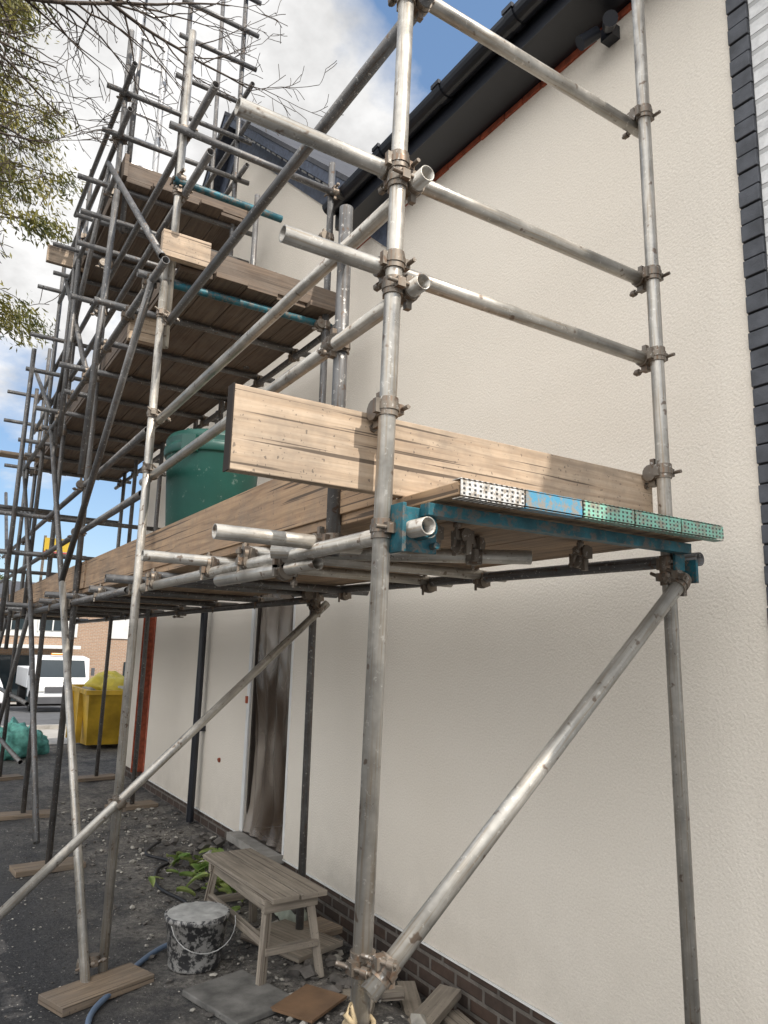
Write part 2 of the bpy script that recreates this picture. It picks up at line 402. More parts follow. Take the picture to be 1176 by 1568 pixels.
I6=std(2.2,6.45,3.8,9.2,-.01,0,1)
E6=std(1.62,6.5,5.5,8.6,-.005,0,1)
O6c=std(1.18,6.55,5.4,8.9,0,0,1)
std(1.02,8.1,3.6,6.3,0,.0,1); std(1.02,10.4,1.6,5.0,0,0,1); std(.95,7.3,3.6,5.4,0,0,1)
std(1.05,9.3,2.0,6.3,0,0,1); std(2.15,9.4,2,6.4,0,0,1); std(.9,5.6,2.9,5.2,0.02,0,1); std(.75,8.4,1.8,4.8,0,0,1); std(2.1,5.6,4.0,5.6,0,0,1)
def railx(y,z,x0,x1,m=0,dz=0): TB.tube((x0,y,z),(x1,y,z+dz),m=m)
def raily(x,z,y0,y1,m=0,dz=0,dx=0): TB.tube((x,y0,z),(x+dx,y1,z+dz),m=m)
YF=1.699
for z,x0,dz in ((3.12,.565,0),(2.80,.715,.0),(3.80,.70,-.03)):
    railx(YF,z,x0,2.235,0,dz)
    coupler(S1(z),Z,(S1(z).x,YF,z),X); coupler(S2(z),Z,(S2(z).x,YF,z),X,1.0)
for z,y1 in ((3.06,4.5),(2.72,4.55),(3.70,4.55)):
    raily(S1(z).x+.05,z,1.57,y1,0 if z<3.5 else 1,-.04,0)
    coupler(S1(z),Z,(S1(z).x+.05,1.65,z),Y); coupler(O4(min(z,4)),Z,(O4(min(z,4)).x+.04,4.33,z-.03),Y)
coupler(S1(2.36),Z,S1(2.36)+V((0,.04,0)),X,1.0); coupler(S2(2.36),Z,S2(2.36)+V((0,.04,0)),X,1.0)
raily(1.085,2.02,1.52,4.9); raily(1.07,2.02,4.6,8.9,1); raily(1.1,2.02,8.6,13.2,1)
raily(2.275,2.045,1.57,4.75,1,.04,-.03); raily(2.25,2.03,4.5,13.2,1)
coupler(S1(2.02),Z,(1.085,1.65,2.02),Y); coupler(S2(2.03),Z,(2.275,1.65,2.03),Y)
pu=std(1.12,2.1,2.0,3.24,0,0,1); coupler((1.12,2.1,2.72),Z,(1.09,2.1,2.72),Y)
railx(2.15,2.045,.74,1.25); coupler((1.12,2.1,2.045),Z,(1.1,2.15,2.045),X)
for y,x0,x1 in ((2.72,1.08,2.4),(3.15,.78,2.4),(4.05,1.06,2.42),(4.42,.9,2.4),(5.4,1.0,2.45),(6.35,.85,2.45),(7.4,.95,2.45),(8.5,.7,2.4),(9.5,.9,2.4),(10.6,.7,2.4),(12.8,.8,2.4)):
    railx(y,2.07,x0,x1,0 if y<3.5 else 1); coupler((1.08,y,2.03),Y,(1.08,y,2.06),X); coupler((2.26,y,2.04),Y,(2.26,y,2.06),X)
TB.tube((1.02,2.36,2.03),(1.76,1.86,2.03)); coupler((1.60,1.97,2.03),(.83,-.56,0),(1.60,1.97,2.07),X)
TB.tube((1.03,2.9,1.965),(1.12,2.2,1.985)); coupler((1.09,2.4,2.0),Y,(1.09,2.4,1.97),Y)
for x in (1.3,1.42,1.95): coupler((x,1.78+.02*x,2.03),X,(x,1.8,2.06),Y,.8)
TB.tube((2.215,1.60,1.97),(.985,1.585,.93),seg=24); coupler(S2(1.98),Z,(2.2,1.6,1.96),(1,0,.9)); coupler(S1(.97),Z,(1.03,1.59,.97),(1,0,.9))
TB.tube((2.27,4.30,2.0),(.35,4.22,.245)); coupler((2.2,4.35,1.99),Z,(2.2,4.30,1.95),(1,0,.9)); coupler(O4(.87),Z,(1.05,4.25,.87),(1,0,.9))
TB.tube((.95,4.18,.0),(.93,6.1,2.15),m=0); coupler((.95,4.3,.09),Z,(1.0,4.3,.1),Z)
for (ya,za,yb,zb) in ((4.36,3.95,6.6,2.2),(6.4,2.0,8.5,4.1),(8.4,4.0,6.4,5.9),(8.4,2.1,10.8,4.1),(10.7,0.2,8.4,2.0),(12.9,.2,10.6,2.0),(6.45,.2,8.4,2.1),(10.6,2.1,12.9,4.0),(4.2,4.0,6.5,6.0),(6.5,4.0,8.6,5.8),(8.4,4.1,10.8,5.4)):
    TB.tube((1.0,ya,za),(1.0,yb,zb),m=1)
for x in (1.0,2.26): raily(x,3.93,4.1 if x<2 else 4.2,11.0,1)
for k,y in enumerate((4.45,5.0,5.7,6.4,7.1,7.8,8.5,9.2,9.9,10.7)):
    railx(y,3.98,.92-.15*(k%2),2.4,1)
    coupler((1.0,y,3.93),Y,(1.0,y,3.97),X); coupler((2.26,y,3.93),Y,(2.26,y,3.97),X)
for z in (4.55,5.0): raily(1.14,z,3.85,8.9,1); raily(1.1,z,8.6,11.,1); coupler((1.1,4.36,z),Z,(1.14,4.36,z),Y)
railx(4.31,4.97,1.0,2.28,1,-.03); TL.tube((1.06,4.31,4.60),(1.8,4.31,4.59),.0243)
coupler((1.1,4.36,4.62),Z,(1.1,4.31,4.62),X); coupler((2.2,4.35,4.95),Z,(2.2,4.31,4.95),X)
TL.tube((1.05,4.38,3.93),(2.25,4.38,3.95),.0243)
for x in (1.02,2.24): raily(x,5.70,6.2,9.1,1)
for k,y in enumerate((6.45,7.1,7.8,8.45,8.9)): railx(y,5.75,.75+.1*(k%2),2.4,1)
for z in (6.25,6.7): raily(1.05,z,6.0,8.8,1); railx(6.40,z,.9,2.3,1); coupler((1.1,6.45,z),Z,(1.05,6.45,z),Y)
for z in (7.1,7.55,7.95,8.35): railx(6.40,z,1.5,2.3,1)
for z in (6.3,6.8,7.2): raily(2.2,z,6.2,8.7,1)
for z in (4.6,5.1,5.4): railx(6.4,z,.8,2.35,1)
for z in (4.6,5.0): railx(8.5,z,.7,2.3,1); railx(10.75,z,.7,2.3,1)
for z in (2.6,3.0): raily(1.08,z,4.5,13.0,1)
for z in (2.6,3.0): railx(8.45,z,.6,2.3,1)
for z in (1.1,.55): raily(1.05,z,8.2,13.2,1)
railx(10.8,3.4,-.4,2.3,1); railx(9.3,3.2,.1,1.3,1); railx(12.95,3.1,-.5,2.3,1); railx(10.75,2.6,.2,2.3,1)
for st,zs in ((O6,(2.02,2.6,3.0,3.93,4.55,5.0,5.7,6.25)),(O8,(2.02,2.6,3.0,3.93,4.55,5.0,5.7,6.25)),(O10,(2.02,3.0,3.93,4.55,5.0)),(I7,(2.03,3.9,5.7,6.3)),(I4,(2.05,3.93,4.6))):
    for z in zs: coupler(st(z),Z,st(z)+V((-.045,0,0)),Y,1.1)
TB.make('tubes',[M_tube,M_tubed],sc); CP.make('couplers',[M_coup],sc)
TL.box((1.66,1.575,2.073),(1.10,.040,.034))
TL.box((1.115,1.60,2.02),(.10,.012,.12)); TL.box((1.045,1.605,2.02),(.012,.07,.13)); TL.box((2.20,1.60,2.035),(.05,.012,.07)); TL.tube((1.105,1.545,2.02),(1.105,1.6,2.02),.029,20)
TL.box((2.25,1.60,2.0),(.012,.07,.08)); TL.tube((1.15,1.57,1.98),(1.15,1.60,1.98),.010,8,hollow=False)
TL.make('teal_board_bearers',[M_teal],sc,bevel=.003)
BD=MB()
def deck(y0,y1,zb,n=5,x0=1.136,w=.222,L=3.9,m=0,jit=.0):
    for i in range(n):
        y=y0+random.uniform(-jit,jit)
        while y<y1-.05:
            e=min(y+L*random.uniform(.85,1.),y1+random.uniform(-jit,jit))
            if y1-e<.8:e=y1+random.uniform(-jit,jit)
            r=Matrix.Rotation(random.uniform(-.002,.002),3,'Z')@Matrix.Rotation(random.uniform(-.012,.012),3,'Y')
            BD.box((x0+w*(i+.5),(y+e)/2,zb+.019+random.uniform(0,.004)),(w-.006,e-y-.008,.036),r,m); y=e
deck(1.47,13.2,2.098,jit=.01,L=3.9)
deck(4.3,11.0,4.008,n=5,m=1,jit=.05,L=2.4)
deck(6.3,9.1,5.778,n=5,m=1,jit=.05,L=2.4)
BD.box((1.43,1.745,2.25),(1.62,.038,.225),None,2)
BD.box((1.148,4.05,2.245),(.038,4.5,.222),Matrix.Rotation(.0,3,'Z'),3)
BD.box((1.135,8.3,2.245),(.038,4.0,.222),None,3); BD.box((1.135,11.9,2.245),(.038,3.2,.222),None,3)
BD.box((1.72,4.33,4.12),(1.15,.038,.15),Matrix.Rotation(.02,3,'Y'),1); BD.box((1.15,4.24,4.11),(.30,.05,.17),None,2)
BD.box((1.15,7.7,4.15),(.038,6.2,.22),None,1)
BD.box((1.7,6.36,5.90),(1.2,.038,.16),None,1); BD.box((1.12,7.7,5.92),(.038,2.8,.22),None,1)
BD.box((.93,10.1,3.99),(.55,.22,.038),None,2); BD.box((1.0,8.3,5.88),(.5,.06,.19),None,2); BD.box((1.12,5.05,3.88),(.2,.06,.2),None,2)
BD.make('boards_and_toeboards',[M_wboard,M_wold,M_wnew,M_wboard],sc,bevel=.003)
b=MB(); b.box((.619,1.745,2.25),(.004,.040,.228)); b.make('board_end_paint',[M_dark],sc)
def band(name,col,holes):
    m,nt,bs=mat(name); p=pos(nt)
    c=mix(nt,ramp(nt,noise(nt,p,45,4,.8),[(.45,0.),(.58,.9)]),col,(.30,.25,.19))
    if holes:
        s=nt.nodes.new('ShaderNodeSeparateXYZ'); nt.links.new(p,s.inputs[0])
        a=Mx(nt,'LESS_THAN',Mx(nt,'FRACT',Mx(nt,'MULTIPLY',s.outputs[0],55.)),.42)
        bb=Mx(nt,'LESS_THAN',Mx(nt,'FRACT',Mx(nt,'MULTIPLY',s.outputs[2],80.)),.5)
        c=mix(nt,Mx(nt,'MULTIPLY',a,bb),c,(.05,.05,.05))
    nt.links.new(c,bs.inputs['Base Color']); bs.inputs['Roughness'].default_value=.5; return m
mats=[band('band_white',(.66,.66,.64),1),band('band_blue',(.08,.30,.46),0),band('band_green',(.24,.54,.42),1)]
b=MB()
for i in range(5):
    x=1.136+.222*(i+.5); mi=[0,1,2,2,2][i]
    b.box((x,1.457,2.118),(.215,.003,.041),None,mi); b.box((x,1.475,2.1425),(.215,.035,.002),None,mi); b.box((x,1.475,2.093),(.215,.035,.002),None,mi)
b.make('board_end_bands',mats,sc)
b=MB()
for x,y,a in ((1.0,4.15,.35),(1.1,6.45,.1),(1.15,8.4,-.1),(2.2,4.35,.2),(2.2,8.4,.1),(1.15,10.7,.2),(2.22,10.3,.1),(.985,1.65,.1),(2.24,1.65,.2)):
    zz=gz(x,y); b.box((x,y,zz+.022),(.5,.22,.04),Matrix.Rotation(a,3,'Z'))
b.make('sole_boards',[wood('muddy_board_timber',(.30,.225,.155),(.19,.14,.095),.6,.7)],sc,bevel=.003)
M_rope=simple('rope',(.42,.33,.2),.9,0,.3,60,.6)
b=MB()
for k in range(4):
    c0=S1(.80+.014*k); pts=[c0+V((.034*math.cos(t*.5),.034*math.sin(t*.5),.004*math.sin(t))) for t in range(14)]; b.poly(pts,[.0075]*14,8)
c0=S1(.85); pts=[c0+V((-.03,-.03,0)),c0+V((-.05,-.05,.02)),c0+V((-.065,-.045,.04)),c0+V((-.05,-.04,.055)),c0+V((-.04,-.045,.02)),c0+V((-.06,-.055,-.02)),c0+V((-.08,-.06,-.12)),c0+V((-.1,-.06,-.3)),c0+V((-.1,-.05,-.6))]
b.poly(pts,[.007]*len(pts),8); b.make('rope',[M_rope])
b=MB()
M_alu=simple('aluminium',(.72,.72,.72),.4,.4,.1,5)
p0=V((1.33,6.72,5.82));p1=V((1.22,6.28,9.3))
for sx_ in (-.13,.13): b.tube(p0+V((sx_,0,0)),p1+V((sx_,0,0)),.03,8,hollow=False)
for k in range(14):
    q=p0.lerp(p1,(k+.5)/14); b.tube(q+V((-.13,0,0)),q+V((.13,0,0)),.016,8,hollow=False)
b.make('aluminium_ladder',[M_alu])
M_green=simple('green_plastic',(.006,.062,.048),.45,0,.2,4,.1)
nt=M_green.node_tree; bs=nt.nodes['Principled BSDF']; src=bs.inputs['Base Color'].links[0].from_socket
c=mix(nt,ramp(nt,noise(nt,pos(nt),18,5,.75),[(.62,0.),(.67,.35)]),src,(.3,.36,.33)); nt.links.new(c,bs.inputs['Base Color'])
b=MB()
c0=(1.425,4.25,2.14)
b.lathe(c0,[(0,0),(.225,0),(.235,.02),(.275,.66),(.288,.665),(.294,.70),(.288,.72),(.28,.725),(.286,.76),(.27,.79),(.21,.81),(.08,.815),(0,.815)],40)
for a in (.6,2.2,3.9,5.2):
    b.box(V(c0)+V((.288*math.cos(a),.288*math.sin(a),.70)),(.05,.09,.10),Matrix.Rotation(a,3,'Z'))
b.box(V(c0)+V((0,0,.825)),(.36,.05,.03))
b.make('green_plastic_bin',[M_green],bevel=.004)
M_bk=simple('black_bucket_plastic',(.035,.035,.037),.5,0,.3,8)
nt=M_bk.node_tree; bs=nt.nodes['Principled BSDF']; src=bs.inputs['Base Color'].links[0].from_socket
c=mix(nt,ramp(nt,noise(nt,pos(nt),26,4,.7),[(.46,0.),(.55,.85)]),src,(.40,.39,.37)); nt.links.new(c,bs.inputs['Base Color'])
M_plas=simple('dried_plaster',(.40,.40,.385),.9,0,.3,14,.9)
b=MB(); c0=(1.52,4.25,0.005)
b.lathe(c0,[(0,0),(.135,0),(.14,.01),(.165,.235),(.174,.238),(.176,.262),(.168,.266),(.160,.262),(.157,.24)],36)
b.lathe(c0,[(.17,.262),(.12,.272),(.05,.266),(0,.27)],36,1)
pts=[V(c0)+V((-.176*math.cos(t),-.10*math.sin(t)-.11,.25-.13*math.sin(t))) for t in [math.pi*k/12 for k in range(13)]]
b.poly(pts,[.003]*13,6,1)
b.make('plasterers_bucket',[M_bk,M_plas])
b=MB()
hz=.42; R0=Matrix.Rotation(.04,3,'Z')
b.box((1.80,4.25,hz),(.155,.98,.028),R0); b.box((1.965,4.25,hz),(.155,.98,.028),R0)
for y in (3.84,4.66): b.box((1.88,y,hz-.045),(.32,.035,.06),R0)
b.box((1.755,4.25,hz-.05),(.025,.8,.06)); b.box((2.0,4.25,hz-.05),(.025,.8,.06))
def leg(p,q):
    p=V(p);q=V(q); d=(q-p); L=d.length; rot=Z.rotation_difference(d.normalized()).to_matrix(); b.box((p+q)/2,(.035,.045,L),rot)
for sx_,x in ((-1,1.76),(1,2.0)):
    for sy,y in ((-1,3.86),(1,4.64)): leg((x,y,hz-.02),(x+sx_*.05,y+sy*.07,gz(x,y)))
for y in (3.81,4.69): leg((1.73,y,.17),(2.03,y,.17))
leg((1.74,3.82,.2),(1.74,4.68,.2))
b.make('wooden_hop_up_stool',[M_wgrey],bevel=.004)
M_hose=simple('blue_grey_hose',(.12,.17,.25),.45,0,.1,5); M_hosek=simple('black_hose',(.02,.02,.022),.5,0,.1,5)
def smooth(pts,n=8):
    out=[];P=[V(p) for p in pts];P=[P[0]]+P+[P[-1]]
    for i in range(1,len(P)-2):
        for k in range(n):
            t=k/n; a,b_,c_,d=P[i-1],P[i],P[i+1],P[i+2]
            out.append(.5*((2*b_)+(c_-a)*t+(2*a-5*b_+4*c_-d)*t*t+(3*b_-a-3*c_+d)*t**3))
    out.append(P[-1]); return out
b=MB(); q=smooth([(.75,3.2,.02),(.86,3.7,.02),(.93,3.92,.02),(1.08,4.12,.02),(1.22,4.32,.02),(1.4,4.5,.02),(1.6,4.6,.02)]); b.poly(q,[.014]*len(q),10); b.make('hose',[M_hose])
b=MB(); q=smooth([(1.75,4.9,.02),(1.77,5.2,.02),(1.70,5.6,.02),(1.80,6.0,.02),(1.95,6.2,.02),(1.85,6.5,.02),(2.05,6.8,.03)]); b.poly(q,[.012]*len(q),10); b.make('hose',[M_hosek])
M_rub=simple('rubble_light',(.36,.34,.30),.9,0,.4,9,.5)
M_rubd=simple('rubble_dark',(.11,.10,.09),.9,0,.45,9,.5)
b=MB()
def stone(c,s,m=0):
    base=[(1,0,0),(-1,0,0),(0,1,0),(0,-1,0),(0,0,1),(0,0,-1),(.7,.7,.4),(-.7,.6,.5),(.6,-.7,.5),(-.7,-.6,.4)]
    R=Matrix.Rotation(random.uniform(0,6.3),3,'Z')@Matrix.Rotation(random.uniform(-.5,.5),3,'X')
    sc_=V((random.uniform(.6,1.3),random.uniform(.5,1),random.uniform(.3,.7)))
    bm=bmesh.new()
    for q in base: bm.verts.new(V(c)+R@V((q[0]*sc_.x*s*random.uniform(.7,1.1),q[1]*sc_.y*s,q[2]*sc_.z*s)))
    bmesh.ops.convex_hull(bm,input=bm.verts)
    bm.verts.ensure_lookup_table(); bm.verts.index_update()
    b.raw([v.co[:] for v in bm.verts],[tuple(v.index for v in f.verts) for f in bm.faces],m,False); bm.free()
for k in range(2200):
    if random.random()<.7: x=random.gauss(2.0,.35);y=random.uniform(2.6,8.5)
    else: x=random.uniform(.2,2.4);y=random.uniform(2.6,9)
    if x>2.57: continue
    s=random.choice([.006,.008,.008,.012,.012,.018,.028])*random.uniform(.6,1.2)
    if x<1.3: s=min(s,.010)
    stone((x,y,gz(x,y)+s*.2+.004),s,0 if random.random()<.45 else 1)
for k in range(130):
    x=random.gauss(2.24,.16);y=random.gauss(5.7,.5)
    if x>2.5: continue
    s=random.uniform(.03,.08); stone((x,y,s*.3+max(0,.14-abs(x-2.25)*.3)*random.random()),s,random.choice((0,1,1)))
for k in range(80):
    x=random.uniform(1.95,2.52);y=random.uniform(2.7,5.0); s=random.uniform(.02,.07); stone((x,y,gz(x,y)+s*.2),s,random.choice((0,1,1)))
b.make('rubble',[M_rub,M_rubd])
b=MB()
for (c_,sz,a,mi) in (((2.25,3.15,-.02),(.7,.12,.04),.5,1),((2.38,3.4,-.08),(.6,.10,.04),1.1,1),((2.3,3.75,-.03),(.4,.22,.02),.7,1),((1.95,3.2,.03),(.6,.08,.05),.9,1),((2.42,2.9,-.05),(.7,.12,.05),1.4,1),((2.15,3.5,.0),(.4,.08,.04),-.4,1)):
    b.box(c_,sz,Matrix.Rotation(a,3,'Z')@Matrix.Rotation(random.uniform(-.08,.08),3,'Y'),mi)
b.make('timber_offcuts',[M_wboard,M_wgrey],bevel=.003)
b=MB(); b.box((1.84,3.50,.028),(.30,.24,.012),Matrix.Rotation(.5,3,'Z')); b.make('plywood_sheet',[simple('brown_ply',(.17,.10,.055),.6,0,.3,6,.3)])
b=MB(); b.box((1.58,3.74,.016),(.36,.46,.03),Matrix.Rotation(.25,3,'Z')); b.make('concrete_slab',[simple('dirty_slab',(.14,.135,.125),.9,0,.45,8,.5)],bevel=.006)
b=MB(); b.box((2.1,4.25,.03),(.35,.5,.03),Matrix.Rotation(.3,3,'Z')); b.make('timber_offcuts',[M_wgrey],bevel=.003)
b=MB(); vv=[]; n=16
for j in range(n+1):
    for i in range(n+1):
        u,v_=i/n-.5,j/n-.5; q=V((2.36+u*.22,4.75+v_*.35,0)); h=.16*max(0,1-(u*u+v_*v_)*4)+.05*mn.noise(V((u*7,v_*7,2)))+.02; vv.append((q.x,q.y,gz(q.x,q.y)+h))
b.raw(vv,[(j*(n+1)+i,j*(n+1)+i+1,(j+1)*(n+1)+i+1,(j+1)*(n+1)+i) for j in range(n) for i in range(n)]); b.make('crumpled_plastic_sack',[simple('sack_plastic',(.42,.46,.38),.35,0,.3,9)])
def leafmat(name,c0,c1,tr=.3,sc_=9):
    m,nt,bs=mat(name); c=mix(nt,ramp(nt,noise(nt,pos(nt),sc_,2),[(.35,0.),(.65,1.)]),c0,c1); nt.links.new(c,bs.inputs['Base Color']); bs.inputs['Roughness'].default_value=.5
    t=nt.nodes.new('ShaderNodeBsdfTranslucent'); nt.links.new(c,t.inputs[0]); ms=nt.nodes.new('ShaderNodeMixShader'); ms.inputs[0].default_value=tr
    out=[n for n in nt.nodes if n.type=='OUTPUT_MATERIAL'][0]; nt.links.new(bs.outputs[0],ms.inputs[1]); nt.links.new(t.outputs[0],ms.inputs[2]); nt.links.new(ms.outputs[0],out.inputs[0]); return m
M_leaf=leafmat('weed_leaf',(.13,.23,.05),(.36,.42,.14))
b=MB()
for k in range(80):
    c0=V((random.gauss(2.05,.15),random.gauss(5.4,.32),.06)); a=random.uniform(0,6.28); L=random.uniform(.06,.15); w=L*.34
    d=V((math.cos(a),math.sin(a),0)); s_=V((-d.y,d.x,0)); up=random.uniform(.4,1.4); fo=random.uniform(.005,.03)
    rows=[]
    for i in range(6):
        t=i/5; c_=c0+d*(L*t)+Z*(L*up*(t-.55*t*t)+.02); ww=w*math.sin(math.pi*min(.97,t*.85+.1)); rows.append((c_-s_*ww+Z*fo,c_,c_+s_*ww+Z*fo))
    vs=[p for r in rows for p in r]; fs=[]
    for i in range(5):
        for j in range(2): fs.append((i*3+j,i*3+j+1,(i+1)*3+j+1,(i+1)*3+j))
    b.raw(vs,fs)
b.make('leafy_weeds',[M_leaf])
# ------------------------------------------------------------------ skip, bags
M_yel=simple('yellow_skip_paint',(.55,.34,.03),.5,0,.35,3,.2)
sk=empty('yellow_skip'); b=MB()
y0,y1=12.9,14.9; x0,x1=2.55,4.5; zb=0;zt=.92
bot=[(x0+.1,y0+.35,zb+.06),(x1-.1,y0+.35,zb+.06),(x1-.1,y1-.35,zb+.0),(x0+.1,y1-.35,zb)]
top=[(x0,y0,zt),(x1,y0,zt),(x1,y1,zt),(x0,y1,zt)]
for i in range(4):
    j=(i+1)%4; b.face([bot[i],bot[j],top[j],top[i]]); b.face([tuple(V(q)+V((0,0,.004))) for q in (top[i],top[j],bot[j],bot[i])])
b.face(bot[::-1])
for (c_,s_) in (((( x0+x1)/2,y0,zt),(x1-x0+.1,.07,.07)),(((x0+x1)/2,y1,zt),(x1-x0+.1,.07,.07)),((x0,(y0+y1)/2,zt),(.07,y1-y0-.08,.069)),((x1,(y0+y1)/2,zt),(.07,y1-y0-.08,.069)),((x0+.0,13.5,.5),(.09,.07,.85)),((x0+.0,14.3,.5),(.09,.07,.85))): b.box(c_,s_)
b.make('skip_body',[M_yel],sk)
b=MB()
def blobby(c0,r,n=9,m=0,fz=.7,amp=.35):
    vs=[];fs=[];n2=n*2
    for i in range(n+1):
        for j in range(n2):
            th=math.pi*i/n;ph=2*math.pi*j/n2; d=V((math.sin(th)*math.cos(ph),math.sin(th)*math.sin(ph),fz*math.cos(th))); vs.append(V(c0)+d*r*(1+amp*mn.noise(d*2.4+V(c0))+amp*.4*mn.noise(d*6+V(c0))))
    for i in range(n):
        for j in range(n2): fs.append((i*n2+j,i*n2+(j+1)%n2,(i+1)*n2+(j+1)%n2,(i+1)*n2+j))
    b.raw(vs,fs,m)
for k in range(14): blobby((random.uniform(x0+.25,x1-.3),random.uniform(y0+.25,y1-.3),zt+random.uniform(-.02,.12)),random.uniform(.16,.28),9,(0,0,1,2)[k%4])
b.make('waste_bags',[simple('yellow_bag',(.6,.48,.05),.45,0,.2,5),simple('white_bag',(.5,.5,.48),.5,0,.2,5),M_rub],sk)
b=MB()
for (cx_,cy_,r) in ((1.45,12.6,.33),(1.75,12.9,.25),(1.2,13,.3)): blobby((cx_,cy_,r*.6),r,14,0,.9,.45)
b.make('turquoise_rubble_bags',[simple('turquoise_bag',(.14,.42,.35),.6,0,.4,12,.4)])
# ------------------------------------------------------------------ vehicles
M_wpaint=simple('white_vehicle_paint',(.70,.71,.72),.3,0,.04,3); M_glass=simple('vehicle_glass',(.02,.03,.035),.08,0,.1,3); M_tyre=simple('tyre',(.02,.02,.02),.8,0,.2,9)
M_lamp=simple('headlamp',(.75,.75,.7),.15,0,.05,5); M_amber=simple('amber',(.7,.25,.03),.3,0,.05,5); M_greyp=simple('grey_trim',(.08,.08,.085),.5,0,.1,5)
tr=empty('white_tipper_truck'); ox,oy=4.75,28.8; oz=gz(0,oy)
def T_(p): return (ox+p[0],oy+p[1],oz+p[2])
b=MB()
prof=[(0,.45),(-.02,.95),(.12,1.15),(.38,1.88),(1.5,1.95),(1.5,.45)]
L_=[T_((-.92,y,z)) for y,z in prof];R_=[T_((.92,y,z)) for y,z in prof]
b.face(L_);b.face(R_[::-1])
for i in range(6):
    j=(i+1)%6;b.face([L_[i],L_[j],R_[j],R_[i]][::-1])
b.make('cab',[M_wpaint],tr,bevel=.04)
b=MB(); b.face([T_((-.80,.125,1.2)),T_((.80,.125,1.2)),T_((.74,.345,1.8)),T_((-.74,.345,1.8))])
for sx_ in(-1,1): b.face([T_((sx_*.925,.3,1.2)),T_((sx_*.925,1.1,1.2)),T_((sx_*.925,1.1,1.75)),T_((sx_*.925,.5,1.75))])
b.make('windscreen_and_windows',[M_glass],tr)
b=MB(); b.box(T_((0,-.035,.78)),(1.1,.03,.2)); b.box(T_((0,-.05,.42)),(1.86,.14,.24))
for sx_ in(-1,1): b.box(T_((sx_*1.04,.25,1.4)),(.12,.06,.28))
b.box(T_((0,3.2,.62)),(.8,3.6,.2)); b.make('grille_bumper_chassis',[M_greyp],tr,bevel=.01)
b=MB()
for sx_ in(-1,1): b.box(T_((sx_*.72,-.03,.8)),(.3,.05,.17))
b.box(T_((0,.02,1.03)),(.9,.03,.1))
b.make('headlamps',[M_lamp],tr,bevel=.02)
b=MB(); b.box(T_((0,3.3,1.1)),(1.9,3.3,.7)); b.make('tipper_body',[M_wpaint],tr,bevel=.03)
b=MB(); b.box(T_((0,.8,2.0)),(.7,.2,.07)); b.make('roof_beacon',[M_amber],tr,bevel=.02)
b=MB()
for sx_ in(-1,1):
    for y in (.8,4.0): b.tube(T_((sx_*.92,y,.36)),T_((sx_*.68,y,.36)),.36,24,hollow=False)
b.make('wheels',[M_tyre],tr)
car=empty('white_car'); ox,oy=2.2,30.; oz=gz(0,oy)
b=MB(); prof=[(0,.3),(-.02,.7),(.9,.92),(1.6,1.4),(3.2,1.42),(4.0,.95),(4.2,.85),(4.2,.3)]
L_=[T_((-.85 if z<1 else -.68,y,z)) for y,z in prof];R_=[T_((.85 if z<1 else .68,y,z)) for y,z in prof]
b.face(L_);b.face(R_[::-1])
for i in range(8):
    j=(i+1)%8;b.face([L_[i],L_[j],R_[j],R_[i]][::-1])
b.make('body',[M_wpaint],car,bevel=.04)
b=MB(); b.face([T_((-.7,.98,.99)),T_((.7,.98,.99)),T_((.62,1.57,1.395)),T_((-.62,1.57,1.395))]); b.make('windscreen',[M_glass],car)
b=MB()
for sx_ in(-1,1):
    for y in (.8,3.3): b.tube(T_((sx_*.87,y,.31)),T_((sx_*.65,y,.31)),.31,20,hollow=False)
b.make('wheels',[M_tyre],car)
b=MB()
for sx_ in(-1,1): b.box(T_((sx_*.6,-.02,.6)),(.28,.05,.13))
b.make('headlamps',[M_lamp],car)
